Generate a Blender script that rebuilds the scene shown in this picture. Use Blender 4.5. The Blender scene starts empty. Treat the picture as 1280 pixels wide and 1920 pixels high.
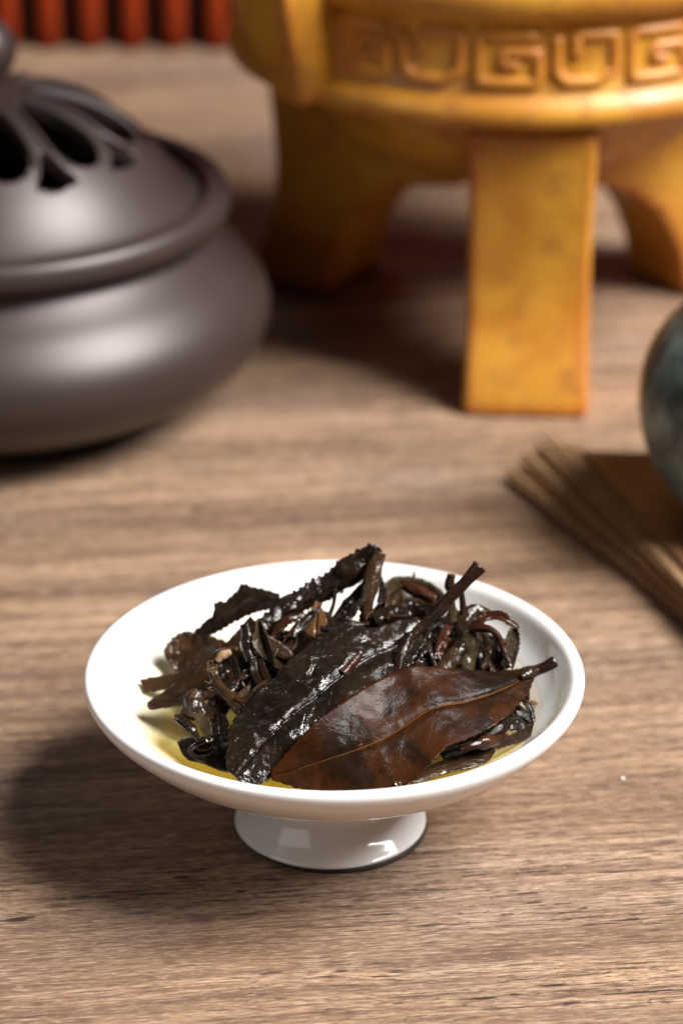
import bpy, bmesh, math, random, zlib
import numpy as np
from mathutils import Vector, Matrix, noise as mnoise

S = 0.01                                   # everything below is written in centimetres
sc = bpy.context.scene
col = sc.collection

# ------------------------------------------------------------------ camera
PITCH = math.radians(25.0)
CAM = (0.125, -42.77, 25.97)
FPX = 5335.0                               # focal length in photo pixels (1280 x 1920)
cam_d = bpy.data.cameras.new("camera")
cam = bpy.data.objects.new("camera", cam_d)
col.objects.link(cam)
cam.location = [c * S for c in CAM]
cam.rotation_euler = (math.pi / 2 - PITCH, 0, 0)
cam_d.sensor_fit = 'VERTICAL'
cam_d.sensor_height = 36.0
cam_d.lens = 36.0 * FPX / 1920.0
cam_d.clip_start = 0.01
cam_d.clip_end = 20.0
cam_d.dof.use_dof = True
cam_d.dof.focus_distance = 0.461
cam_d.dof.aperture_fstop = 13.2
cam_d.dof.aperture_blades = 9
sc.camera = cam

# ------------------------------------------------------------------ world and lamps (indoor product shot)
w = bpy.data.worlds.new("World")
sc.world = w
w.use_nodes = True
bg = w.node_tree.nodes["Background"]
bg.inputs[0].default_value = (0.95, 0.93, 1.0, 1)
bg.inputs[1].default_value = 0.026


def softbox(name, loc, target, sx, sy, power, color):
    d = bpy.data.lights.new(name, 'AREA')
    d.shape = 'RECTANGLE'
    d.size, d.size_y = sx * S, sy * S
    d.energy = power
    d.color = color
    o = bpy.data.objects.new(name, d)
    col.objects.link(o)
    o.location = [c * S for c in loc]
    v = Vector(target) - Vector(loc)
    o.rotation_euler = v.to_track_quat('-Z', 'Y').to_euler()
    return o


softbox("key_softbox", (95, -24, 118), (0, 12, 2), 78, 78, 80, (1.0, 0.965, 0.94))
softbox("back_softbox", (-40, 120, 110), (0, 20, 2), 60, 40, 0.8, (0.90, 0.93, 1.0))

softbox("added_fill", (-38, -30, 30), (-3, 2, 0), 40, 40, 0.6, (1.0, 0.96, 0.93))  # weak lamp added at front left to lift the dish's shadow

vs = sc.view_settings
vs.view_transform = 'Standard'
vs.look = 'None'
vs.exposure = 0.0
vs.gamma = 1.0
vs.use_curve_mapping = False
sc.cycles.use_denoising = True
sc.cycles.max_bounces = 8
sc.cycles.transparent_max_bounces = 12
sc.cycles.caustics_reflective = False
sc.cycles.caustics_refractive = False


# ------------------------------------------------------------------ pixel rays -> points (measuring aid)
CP, SP = math.cos(PITCH), math.sin(PITCH)


def ray(px, py):
    a = (px - 640) / FPX
    b = (960 - py) / FPX
    return np.array([a, CP + b * SP, -SP + b * CP])


def aty(px, py, Y):
    d = ray(px, py)
    return np.array(CAM) + d * ((Y - CAM[1]) / d[1])


def atz(px, py, z):
    d = ray(px, py)
    return np.array(CAM) + d * ((z - CAM[2]) / d[2])


# ------------------------------------------------------------------ tagging
def tag(o, label=None, cat=None, group=None, kind=None):
    if label: o['label'] = label
    if cat: o['category'] = cat
    if group: o['group'] = group
    if kind: o['kind'] = kind
    return o


def empty(name, loc):
    o = bpy.data.objects.new(name, None)
    o.empty_display_size = 0.01
    col.objects.link(o)
    o.location = [c * S for c in loc]
    return o


def mesh_obj(name, verts, faces, mat, parent=None, origin=None, smooth=True, uv=None):
    """verts in world cm; origin in world cm (default: centroid, or the parent's origin)."""
    V = np.asarray(verts, float)
    if origin is None:
        origin = V.mean(0)
    origin = np.asarray(origin, float)
    me = bpy.data.meshes.new(name)
    me.from_pydata([tuple(v) for v in ((V - origin) * S)], [], [tuple(int(i) for i in f) for f in faces])
    if uv is not None:
        l = me.uv_layers.new(name="UVMap")
        li = np.empty(len(me.loops), int)
        me.loops.foreach_get("vertex_index", li)
        l.data.foreach_set("uv", np.asarray(uv, float)[li].ravel())
    if smooth:
        me.polygons.foreach_set("use_smooth", [True] * len(me.polygons))
    me.update()
    o = bpy.data.objects.new(name, me)
    if mat: me.materials.append(mat)
    col.objects.link(o)
    loc = Vector([c * S for c in origin])
    if parent is not None:
        o.parent = parent
        loc = loc - world_loc(parent)
    o.location = loc
    return o


def world_loc(o):
    l = o.location.copy()
    while o.parent is not None:
        o = o.parent
        l = l + o.location
    return l


def fix_normals(o):
    bm = bmesh.new()
    bm.from_mesh(o.data)
    bmesh.ops.recalc_face_normals(bm, faces=bm.faces)
    bm.to_mesh(o.data)
    bm.free()
    return o


def bevel(o, width, seg=3, angle=40):
    m = o.modifiers.new("bevel", 'BEVEL')
    m.width = width * S
    m.segments = seg
    m.limit_method = 'ANGLE'
    m.angle_limit = math.radians(angle)
    m.harden_normals = False
    return o


# ------------------------------------------------------------------ node helpers
class NT:
    def __init__(self, name):
        self.m = bpy.data.materials.new(name)
        self.m.use_nodes = True
        self.t = self.m.node_tree
        self.b = self.t.nodes["Principled BSDF"]
        self.out = self.t.nodes["Material Output"]

    def n(self, typ, **kw):
        nd = self.t.nodes.new(typ)
        for k, v in kw.items(): setattr(nd, k, v)
        return nd

    def l(self, a, b): self.t.links.new(a, b)

    def set(self, nd, **kw):
        for k, v in kw.items(): nd.inputs[k.replace('_', ' ')].default_value = v
        return nd

    def coords(self, scale=(1, 1, 1), rot=0.0, rand=0.0, kind="Object"):
        """object coordinates in centimetres, stretched by scale"""
        tc = self.n("ShaderNodeTexCoord")
        mp = self.n("ShaderNodeMapping")
        k = 100.0 if kind == "Object" else 1.0
        if rot:
            m0 = self.n("ShaderNodeMapping")
            m0.inputs["Rotation"].default_value = (0, 0, rot)
            self.l(tc.outputs[kind], m0.inputs[0])
            self.l(m0.outputs[0], mp.inputs[0])
        else:
            self.l(tc.outputs[kind], mp.inputs[0])
        mp.inputs["Scale"].default_value = tuple(k * s for s in scale)
        if rand:
            oi = self.n("ShaderNodeObjectInfo")
            mu = self.math('MULTIPLY', oi.outputs["Random"], rand)
            ad = self.n("ShaderNodeVectorMath", operation='ADD')
            self.l(mp.outputs[0], ad.inputs[0])
            self.l(mu, ad.inputs[1])
            return ad.outputs[0]
        return mp.outputs[0]

    def noise(self, vec, scale=1.0, detail=4.0, rough=0.55, dist=0.0):
        nd = self.n("ShaderNodeTexNoise")
        nd.inputs["Scale"].default_value = scale
        nd.inputs["Detail"].default_value = detail
        nd.inputs["Roughness"].default_value = rough
        nd.inputs["Distortion"].default_value = dist
        self.l(vec, nd.inputs["Vector"])
        return nd.outputs["Fac"]

    def voronoi(self, vec, scale=1.0, feature='F1', out="Distance", rnd=1.0):
        nd = self.n("ShaderNodeTexVoronoi", feature=feature)
        nd.inputs["Scale"].default_value = scale
        nd.inputs["Randomness"].default_value = rnd
        self.l(vec, nd.inputs["Vector"])
        return nd.outputs[out]

    def math(self, op, a, b=None, c=None, clamp=False):
        nd = self.n("ShaderNodeMath", operation=op)
        nd.use_clamp = clamp
        for i, x in enumerate((a, b, c)):
            if x is None: continue
            if isinstance(x, (int, float)): nd.inputs[i].default_value = x
            else: self.l(x, nd.inputs[i])
        return nd.outputs[0]

    def ramp(self, fac, lo, hi, a=0.0, b=1.0):
        nd = self.n("ShaderNodeMapRange")
        nd.interpolation_type = 'SMOOTHSTEP'
        for i, x in enumerate((lo, hi, a, b)): nd.inputs[i + 1].default_value = x
        self.l(fac, nd.inputs[0])
        return nd.outputs[0]

    def mix(self, fac, a, b, mode='MIX'):
        nd = self.n("ShaderNodeMix", data_type='RGBA', blend_type=mode)
        nd.clamp_factor = True
        for s, x in ((nd.inputs[0], fac), (nd.inputs[6], a), (nd.inputs[7], b)):
            if isinstance(x, (int, float)): s.default_value = x
            elif isinstance(x, tuple): s.default_value = (*x, 1) if len(x) == 3 else x
            else: self.l(x, s)
        return nd.outputs[2]

    def bump(self, h, strength=0.5, dist=0.02, prev=None):
        nd = self.n("ShaderNodeBump")
        nd.inputs["Strength"].default_value = strength
        nd.inputs["Distance"].default_value = dist * S
        self.l(h, nd.inputs["Height"])
        if prev is not None: self.l(prev, nd.inputs["Normal"])
        return nd.outputs[0]


# ------------------------------------------------------------------ materials
def mat_wood():
    t = NT("worn_wood")
    R = math.radians(-6.5)
    warp = t.noise(t.coords((0.06, 0.12, 1), R), 1.0, 3)
    def wc(sx, sy, k=0.5):
        c = t.coords((sx, sy, 1), R)
        mu = t.math('MULTIPLY', warp, k * sy)
        cb = t.n("ShaderNodeCombineXYZ")
        t.l(mu, cb.inputs[1])
        ad = t.n("ShaderNodeVectorMath", operation='ADD')
        t.l(c, ad.inputs[0]); t.l(cb.outputs[0], ad.inputs[1])
        return ad.outputs[0]
    bands = t.noise(wc(0.035, 0.42, 1.2), 1.0, 4, 0.6)
    streak = t.noise(wc(0.13, 3.1), 1.0, 5, 0.68)
    fine = t.noise(wc(0.7, 17.0), 1.0, 4, 0.7)
    hair = t.noise(wc(4.0, 46.0), 1.0, 2, 0.6)
    patch = t.noise(t.coords((0.09, 0.2, 1), R), 1.0, 3, 0.5)
    fibre = t.noise(wc(3.0, 26.0), 1.0, 3, 0.7, 0.3)
    pore = t.noise(wc(0.95, 15.0), 1.0, 3, 0.65, 0.6)
    pore2 = t.noise(wc(4.5, 22.0), 1.0, 2, 0.6, 1.5)
    c = t.mix(t.ramp(bands, 0.36, 0.60), (0.190, 0.116, 0.068), (0.47, 0.310, 0.190))
    c = t.mix(t.ramp(patch, 0.46, 0.68, 0, 0.7), c, (0.31, 0.24, 0.19))
    c = t.mix(t.ramp(streak, 0.36, 0.58, 0.72, 0.0), c, (0.105, 0.058, 0.040))
    c = t.mix(t.ramp(streak, 0.57, 0.80, 0.0, 0.45), c, (0.54, 0.40, 0.30))
    c = t.mix(t.ramp(fine, 0.35, 0.50, 0.88, 0.0), c, (0.092, 0.052, 0.036))
    c = t.mix(t.ramp(fine, 0.54, 0.70, 0.0, 0.55), c, (0.56, 0.415, 0.305))
    c = t.mix(t.ramp(hair, 0.36, 0.62, 0.60, 0.0), c, (0.12, 0.068, 0.044))
    c = t.mix(t.ramp(fibre, 0.35, 0.49, 0.68, 0.0), c, (0.085, 0.048, 0.034))
    c = t.mix(t.ramp(fibre, 0.53, 0.66, 0.0, 0.35), c, (0.56, 0.43, 0.33))
    zone = t.ramp(t.noise(wc(0.05, 0.35, 1.5), 1.3, 3), 0.40, 0.56)
    pm = t.math('MULTIPLY', t.ramp(pore, 0.575, 0.615), t.math('ADD', t.math('MULTIPLY', zone, 0.75), 0.25))
    pm2 = t.math('MULTIPLY', t.ramp(pore2, 0.62, 0.68), t.math('MULTIPLY', zone, 0.85))
    pall = t.math('MAXIMUM', pm, pm2)
    c = t.mix(pall, c, (0.030, 0.019, 0.016))
    specks = t.ramp(t.voronoi(t.coords((1.1, 1.5, 1)), 1.0), 0.0, 0.035, 0.8, 0.0)
    c = t.mix(t.math('MULTIPLY', specks, t.ramp(patch, 0.5, 0.62)), c, (0.62, 0.52, 0.44))
    t.l(c, t.b.inputs["Base Color"])
    h = t.math('ADD', t.math('MULTIPLY', fine, 0.6), t.math('MULTIPLY', hair, 0.4))
    h = t.math('SUBTRACT', h, t.math('MULTIPLY', pall, 0.7))
    t.l(t.bump(h, 0.5, 0.02), t.b.inputs["Normal"])
    t.l(t.ramp(fine, 0.3, 0.7, 0.66, 0.50), t.b.inputs["Roughness"])
    t.b.inputs["Specular IOR Level"].default_value = 0.22
    return t.m


def mat_porcelain():
    t = NT("white_porcelain")
    c = t.coords()
    n = t.noise(c, 0.7, 3)
    base = t.mix(n, (0.70, 0.69, 0.675), (0.74, 0.73, 0.72))
    dots = t.ramp(t.voronoi(c, 1.1), 0.0, 0.030, 0.55, 0.0)
    base = t.mix(dots, base, (0.45, 0.30, 0.18))
    t.l(base, t.b.inputs["Base Color"])
    t.b.inputs["Roughness"].default_value = 0.12
    t.b.inputs["Coat Weight"].default_value = 0.3
    t.b.inputs["Coat Roughness"].default_value = 0.06
    t.l(t.bump(t.noise(c, 1.6, 2), 0.05, 0.03), t.b.inputs["Normal"])
    return t.m


def mat_simple(name, colr, rough=0.5, metal=0.0, noise_scale=3.0, var=0.25, bump=0.1, spec=0.5):
    t = NT(name)
    c = t.coords()
    n = t.noise(c, noise_scale, 5)
    dark = tuple(x * (1 - var) for x in colr)
    light = tuple(min(1, x * (1 + var)) for x in colr)
    t.l(t.mix(t.ramp(n, 0.3, 0.7), dark, light), t.b.inputs["Base Color"])
    t.b.inputs["Roughness"].default_value = rough
    t.b.inputs["Metallic"].default_value = metal
    t.b.inputs["Specular IOR Level"].default_value = spec
    if bump: t.l(t.bump(t.noise(c, noise_scale * 8, 3), bump, 0.01), t.b.inputs["Normal"])
    return t.m


def mat_leaf(name, A, B, C, rough=0.38, bump=0.7, coat=0.9, vein=0.4, noise_scale=1.6, tone=0.40, wrinkle=1.0, grain=0.8, ior=1.42):
    A, B, C = (tuple(x * tone for x in q) for q in (A, B, C))
    t = NT(name)
    c = t.coords(rand=37.0)
    n1 = t.noise(c, noise_scale, 5, 0.6, 0.6)
    n2 = t.noise(c, noise_scale * 3.1, 4, 0.6)
    base = t.mix(t.ramp(n1, 0.36, 0.62), A, B)
    base = t.mix(t.ramp(n2, 0.50, 0.72, 0, 0.85), base, C)
    # side veins from the leaf's own length / width coordinates
    uv = t.n("ShaderNodeUVMap")
    sp = t.n("ShaderNodeSeparateXYZ")
    t.l(uv.outputs[0], sp.inputs[0])
    av = t.math('ABSOLUTE', t.math('SUBTRACT', sp.outputs[1], 0.5))
    ph = t.math('SUBTRACT', t.math('MULTIPLY', sp.outputs[0], 8.0), t.math('MULTIPLY', av, 3.2))
    ph = t.math('ADD', ph, t.math('MULTIPLY', n1, 0.9))
    vv = t.math('ABSOLUTE', t.math('SUBTRACT', t.math('FRACT', ph), 0.5))
    veinm = t.ramp(vv, 0.0, 0.05, 1.0, 0.0)
    fin = t.noise(c, 150.0, 1)
    base = t.mix(t.math('MULTIPLY', veinm, vein * 0.5), base, tuple(x * 1.6 for x in B))
    base = t.mix(t.ramp(fin, 0.45, 0.7, 0, 0.18), base, tuple(x * 2.2 for x in B))
    t.l(base, t.b.inputs["Base Color"])
    wr = t.noise(c, 5.0, 3, 0.55, 1.0)
    cell = t.voronoi(c, 9.0, 'SMOOTH_F1')
    micro = t.noise(c, 26.0, 3, 0.6)
    h = t.math('ADD', t.math('MULTIPLY', wr, wrinkle), t.math('MULTIPLY', cell, 0.45 * wrinkle))
    h = t.math('SUBTRACT', h, t.math('MULTIPLY', veinm, vein * 0.25))
    b1 = t.bump(h, bump, 0.030)
    b2 = t.bump(micro, bump * 0.6, 0.010 * grain, b1)
    t.l(b2, t.b.inputs["Normal"])
    t.l(t.ramp(n2, 0.3, 0.7, rough + 0.12, rough - 0.10), t.b.inputs["Roughness"])
    wet = t.ramp(t.noise(c, 1.7, 3), 0.40, 0.60, coat * 0.12, coat)
    t.l(wet, t.b.inputs["Coat Weight"])
    t.b.inputs["Coat Roughness"].default_value = 0.06
    t.b.inputs["Coat IOR"].default_value = ior
    t.b.inputs["Specular IOR Level"].default_value = 0.04
    t.l(b2, t.b.inputs["Coat Normal"])
    return t.m


def mat_yellow(name="yellow_glaze", red=0.95):
    t = NT(name)
    c = t.coords()
    n1 = t.noise(c, 0.45, 4, 0.55, 0.4)
    n2 = t.noise(c, 1.5, 4)
    base = t.mix(t.ramp(n1, 0.34, 0.66), (0.40, 0.160, 0.012), (0.54, 0.260, 0.026))
    base = t.mix(t.ramp(n2, 0.52, 0.75, 0, 0.55), base, (0.22, 0.060, 0.007))
    geo = t.n("ShaderNodeNewGeometry")
    bv = t.n("ShaderNodeBevel", samples=6)
    bv.inputs["Radius"].default_value = 0.65 * S
    dt = t.n("ShaderNodeVectorMath", operation='DOT_PRODUCT')
    t.l(geo.outputs["Normal"], dt.inputs[0]); t.l(bv.outputs[0], dt.inputs[1])
    edge = t.ramp(dt.outputs["Value"], 0.90, 0.999, red, 0.0)
    edge = t.math('MULTIPLY', edge, t.ramp(n2, 0.35, 0.6, 0.6, 1.0))
    base = t.mix(edge, base, (0.36, 0.045, 0.012))
    t.l(base, t.b.inputs["Base Color"])
    t.l(t.ramp(n2, 0.3, 0.7, 0.40, 0.54), t.b.inputs["Roughness"])
    t.b.inputs["Coat Weight"].default_value = 0.12
    t.b.inputs["Coat Roughness"].default_value = 0.2
    t.l(t.bump(t.noise(c, 1.2, 3), 0.25, 0.06), t.b.inputs["Normal"])
    return t.m


def mat_pot():
    t = NT("brown_pewter_clay")
    c = t.coords()
    n = t.noise(c, 0.6, 4)
    t.l(t.mix(n, (0.029, 0.018, 0.0155), (0.040, 0.026, 0.0235)), t.b.inputs["Base Color"])
    t.b.inputs["Metallic"].default_value = 0.25
    t.b.inputs["Roughness"].default_value = 0.43
    t.b.inputs["Specular IOR Level"].default_value = 0.6
    t.l(t.bump(t.noise(c, 30, 3), 0.08, 0.01), t.b.inputs["Normal"])
    return t.m


def mat_jar():
    t = NT("kiln_green_glaze")
    c = t.coords()
    n = t.noise(c, 0.9, 6, 0.65, 0.6)
    base = t.mix(t.ramp(n, 0.35, 0.65), (0.03, 0.048, 0.047), (0.19, 0.26, 0.245))
    base = t.mix(t.ramp(t.noise(c, 2.2, 4), 0.5, 0.75, 0, 0.6), base, (0.10, 0.085, 0.06))
    t.l(base, t.b.inputs["Base Color"])
    t.b.inputs["Roughness"].default_value = 0.35
    return t.m


def mat_tea():
    t = NT("tea_liquor")
    t.t.nodes.remove(t.b)
    tr = t.n("ShaderNodeBsdfTransparent")
    tr.inputs[0].default_value = (0.995, 0.985, 0.95, 1)
    gl = t.n("ShaderNodeBsdfGlossy")
    gl.inputs["Roughness"].default_value = 0.03
    bp = t.bump(t.noise(t.coords(), 0.8, 2), 0.15, 0.05)
    t.l(bp, gl.inputs["Normal"])
    fr = t.n("ShaderNodeFresnel")
    fr.inputs[0].default_value = 1.33
    t.l(bp, fr.inputs["Normal"])
    geo = t.n("ShaderNodeNewGeometry")
    fac = t.math('MULTIPLY', fr.outputs[0], t.math('SUBTRACT', 1.0, geo.outputs["Backfacing"]))
    mx = t.n("ShaderNodeMixShader")
    t.l(fac, mx.inputs[0]); t.l(tr.outputs[0], mx.inputs[1]); t.l(gl.outputs[0], mx.inputs[2])
    t.l(mx.outputs[0], t.out.inputs["Surface"])
    ab = t.n("ShaderNodeVolumeAbsorption")
    ab.inputs["Color"].default_value = (0.994, 0.912, 0.44, 1)
    ab.inputs["Density"].default_value = 0.95 / S
    t.l(ab.outputs[0], t.out.inputs["Volume"])
    return t.m


M = dict(
    wood=mat_wood(), china=mat_porcelain(), yellow=mat_yellow(), band=mat_yellow("worn_yellow_glaze", 0.35), pot=mat_pot(), jar=mat_jar(), tea=mat_tea(),
    bare=mat_simple("bare_foot_clay", (0.035, 0.024, 0.018), 0.8),
    red=mat_simple("red_lacquered_wood", (0.20, 0.022, 0.003), 0.8, noise_scale=1.2, spec=0.1),
    backwood=mat_simple("dark_backing_wood", (0.035, 0.010, 0.006), 0.7),
    cover=mat_simple("book_cover_brown", (0.17, 0.075, 0.032), 0.5, noise_scale=1.5),
    page=mat_simple("aged_page_paper", (0.235, 0.135, 0.062), 0.8, noise_scale=6),
    inside=mat_simple("dark_inside_clay", (0.03, 0.022, 0.02), 0.9),
    dark=mat_leaf("dark_wet_leaf", (0.014, 0.008, 0.005), (0.034, 0.018, 0.010), (0.022, 0.017, 0.009)),
    brown=mat_leaf("brown_wet_leaf", (0.040, 0.019, 0.009), (0.085, 0.042, 0.019), (0.050, 0.035, 0.017)),
    red_leaf=mat_leaf("reddish_wet_leaf", (0.045, 0.013, 0.006), (0.10, 0.030, 0.012), (0.035, 0.020, 0.009)),
    olive=mat_leaf("olive_wet_leaf", (0.058, 0.040, 0.019), (0.115, 0.083, 0.042), (0.075, 0.045, 0.022)),
    tan=mat_leaf("tan_wet_leaf", (0.12, 0.055, 0.020), (0.20, 0.095, 0.035), (0.09, 0.045, 0.02), bump=0.35, tone=0.75),
    front=mat_leaf("front_leaf_skin", (0.034, 0.018, 0.008), (0.170, 0.048, 0.010), (0.040, 0.025, 0.010),
                   rough=0.46, bump=0.75, coat=0.15, vein=0.22, noise_scale=1.3, wrinkle=0.35, grain=1.0, tone=0.165, ior=1.45),
    broad=mat_leaf("broad_dark_leaf_skin", (0.017, 0.010, 0.006), (0.042, 0.024, 0.013), (0.024, 0.019, 0.010),
                   rough=0.40, bump=0.95, coat=1.0, vein=0.5, noise_scale=1.1, wrinkle=1.0, grain=0.8, tone=0.28, ior=1.48),
    stem=mat_leaf("wet_stem", (0.022, 0.011, 0.007), (0.055, 0.025, 0.013), (0.03, 0.016, 0.010), bump=0.8),
    midrib=mat_simple("leaf_midrib_orange", (0.085, 0.032, 0.007), 0.8, noise_scale=5, spec=0.05),
    pale=mat_leaf("pale_bud_stem", (0.14, 0.085, 0.045), (0.26, 0.17, 0.09), (0.10, 0.05, 0.03), tone=1.0),
)


# ------------------------------------------------------------------ shape helpers
def catmull(P, n):
    P = np.asarray(P, float)
    if len(P) == 2:
        t = np.linspace(0, 1, n)[:, None]
        return P[0] * (1 - t) + P[1] * t
    Q = np.vstack([2 * P[0] - P[1], P, 2 * P[-1] - P[-2]])
    seg = np.linalg.norm(np.diff(P, axis=0), axis=1)
    s = np.concatenate([[0], np.cumsum(seg)])
    tt = np.linspace(0, s[-1], n)
    idx = np.clip(np.searchsorted(s, tt, side='right') - 1, 0, len(P) - 2)
    f = ((tt - s[idx]) / np.maximum(seg[idx], 1e-9))[:, None]
    p0, p1, p2, p3 = Q[idx], Q[idx + 1], Q[idx + 2], Q[idx + 3]
    return 0.5 * ((2 * p1) + (p2 - p0) * f + (2 * p0 - 5 * p1 + 4 * p2 - p3) * f ** 2 + (3 * p1 - p0 - 3 * p2 + p3) * f ** 3)


def lathe(profile, n=96, center=(0, 0, 0), closed=False):
    """profile: (r, z) list in cm"""
    V, F = [], []
    prof = list(profile)
    k = len(prof)
    for r, z in prof:
        for i in range(n):
            a = 2 * math.pi * i / n
            V.append((center[0] + r * math.cos(a), center[1] + r * math.sin(a), center[2] + z))
    for j in range(k - 1 if not closed else k):
        j2 = (j + 1) % k
        for i in range(n):
            i2 = (i + 1) % n
            F.append((j * n + i, j * n + i2, j2 * n + i2, j2 * n + i))
    return V, F


def prof_spline(pts, n):
    return [tuple(p) for p in catmull([(r, z, 0) for r, z in pts], n)[:, :2]]


def grid_solid(P, N, thick):
    """a sheet of points P[u][v] with normals N made into a closed thin solid"""
    nu, nv = P.shape[:2]
    th = np.asarray(thick)
    if th.ndim == 2: th = th[..., None]
    top = (P + N * th * 0.5).reshape(-1, 3)
    bot = (P - N * th * 0.5).reshape(-1, 3)
    V = np.vstack([top, bot])
    F = []
    o = nu * nv
    for i in range(nu - 1):
        for j in range(nv - 1):
            a, b, c, d = i * nv + j, (i + 1) * nv + j, (i + 1) * nv + j + 1, i * nv + j + 1
            F.append((a, b, c, d))
            F.append((o + d, o + c, o + b, o + a))
    for i in range(nu - 1):
        a, b = i * nv, (i + 1) * nv
        F.append((b, a, o + a, o + b))
        a, b = i * nv + nv - 1, (i + 1) * nv + nv - 1
        F.append((a, b, o + b, o + a))
    for j in range(nv - 1):
        F.append((j, j + 1, o + j + 1, o + j))
        a = (nu - 1) * nv + j
        F.append((a + 1, a, o + a, o + a + 1))
    u = np.repeat(np.linspace(0, 1, nu), nv)
    v = np.tile(np.linspace(0, 1, nv), nu)
    uv = np.stack([np.concatenate([u, u]), np.concatenate([v, v])], 1)
    return V, F, uv


def sheet_normals(P):
    du = np.gradient(P, axis=0)
    dv = np.gradient(P, axis=1)
    N = np.cross(du, dv)
    N /= np.maximum(np.linalg.norm(N, axis=2, keepdims=True), 1e-9)
    # face the camera side
    c = np.array(CAM) - P.reshape(-1, 3).mean(0)
    if (N.reshape(-1, 3) @ c).mean() < 0: N = -N
    return N


def fbm(p, f):
    return mnoise.noise(Vector(p * f)) + 0.5 * mnoise.noise(Vector(p * f * 2.3 + 7.1)) + 0.25 * mnoise.noise(Vector(p * f * 5.1 + 3.3))


def to3(pts, mode='y'):
    return np.array([aty(*p) if mode == 'y' else atz(*p) for p in pts])


LEAVES = []


def blade(rails, mat, label, mode='y', nu=64, nv=22, thick=0.022, crumple=0.05, freq=1.1, serr=0.02, teeth=26,
          crease=0.05, parent=None, name="tea_leaf", seed=None, midrib=None, group=None, cat="tea leaf", point=0.0):
    """a leaf laid through its edge and midrib lines; gets folds, saw-toothed edges and a sunk midrib"""
    rnd = random.Random(zlib.crc32(label.encode()) if seed is None else seed)
    R = [catmull(to3(r, mode), nu) for r in rails]
    K = len(R)
    P = np.zeros((nu, nv, 3))
    for i in range(nu):
        P[i] = catmull([r[i] for r in R], nv)
    N = sheet_normals(P)
    off = np.array([rnd.uniform(-50, 50) for _ in range(3)])
    vv = np.linspace(-1, 1, nv)
    mid = 0.0
    for i in range(nu):
        for j in range(nv):
            d = crumple * fbm(P[i, j] + off, freq)
            d += 0.35 * crumple * fbm(P[i, j] + off, freq * 3.2)
            if crease: d -= crease * math.exp(-((vv[j] - mid) / 0.09) ** 2)
            P[i, j] += N[i, j] * d
    if serr:
        for i in range(nu):
            f = (i / (nu - 1) * teeth) % 1.0
            k = serr * (f - 0.4) + serr * 0.9 * mnoise.noise(Vector((i * 0.31, off[0], 0)))
            for j, jn in ((0, 2), (nv - 1, nv - 3)):
                e = P[i, j] - P[i, jn]
                L = np.linalg.norm(e)
                if L > 1e-6: P[i, j] += e / L * k
    N = sheet_normals(P)
    tk = np.full((nu, nv), thick)
    V, F, uv = grid_solid(P, N, tk)
    o = mesh_obj(name, V, F, mat, parent, uv=uv)
    if parent is None:
        tag(o, label, cat, group)
        LEAVES.append(o)
    if midrib:
        j = nv // 2
        a, b = midrib[2] if len(midrib) > 2 else (0, nu)
        line = P[a:b:2, j] + N[a:b:2, j] * thick * 0.35
        rr = np.linspace(midrib[0], midrib[0] * 0.35, len(line))
        V2, F2 = tube(line, rr, 7)
        m = mesh_obj("midrib", V2, F2, midrib[1], o)
    return o


def frames(P):
    P = np.asarray(P)
    T = np.gradient(P, axis=0)
    T /= np.maximum(np.linalg.norm(T, axis=1, keepdims=True), 1e-9)
    n = np.array([0, -0.75, 0.66])
    out = []
    for t in T:
        n = n - t * n.dot(t)
        if np.linalg.norm(n) < 1e-4: n = np.array([1.0, 0, 0]) - t * t[0]
        n = n / np.linalg.norm(n)
        out.append((t, n, np.cross(t, n)))
    return out


def tube(P, rr, n=10, rough=0.0, seed=0, flat=1.0):
    P = np.asarray(P)
    V, F = [], []
    for i, (t, nn, b) in enumerate(frames(P)):
        for k in range(n):
            a = 2 * math.pi * k / n
            r = rr[i]
            if rough: r *= 1 + rough * (0.6 * mnoise.noise(Vector((i * 0.10 + seed, math.cos(a) * 0.9, math.sin(a) * 0.9))) + 0.7 * mnoise.noise(Vector((i * 0.05 + seed, math.cos(a) * 3.1, math.sin(a) * 3.1))))
            V.append(P[i] + nn * math.cos(a) * r * flat + b * math.sin(a) * r)
    m = len(P)
    for i in range(m - 1):
        for k in range(n):
            k2 = (k + 1) % n
            F.append((i * n + k, i * n + k2, (i + 1) * n + k2, (i + 1) * n + k))
    F.append(tuple(range(n - 1, -1, -1)))
    F.append(tuple((m - 1) * n + k for k in range(n)))
    return V, F


def stem(pts, radii, mat, label=None, mode='y', name="stem", parent=None, n=40, k=12, rough=0.3, group=None, cat="tea stem", flat=1.0, seed=0):
    line = catmull(to3(pts, mode), n)
    rr = np.interp(np.linspace(0, 1, n), np.linspace(0, 1, len(radii)), radii)
    V, F = tube(line, rr, k, rough, seed, flat)
    o = mesh_obj(name, V, F, mat, parent)
    if parent is None:
        tag(o, label, cat, group)
        LEAVES.append(o)
    return o


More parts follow.
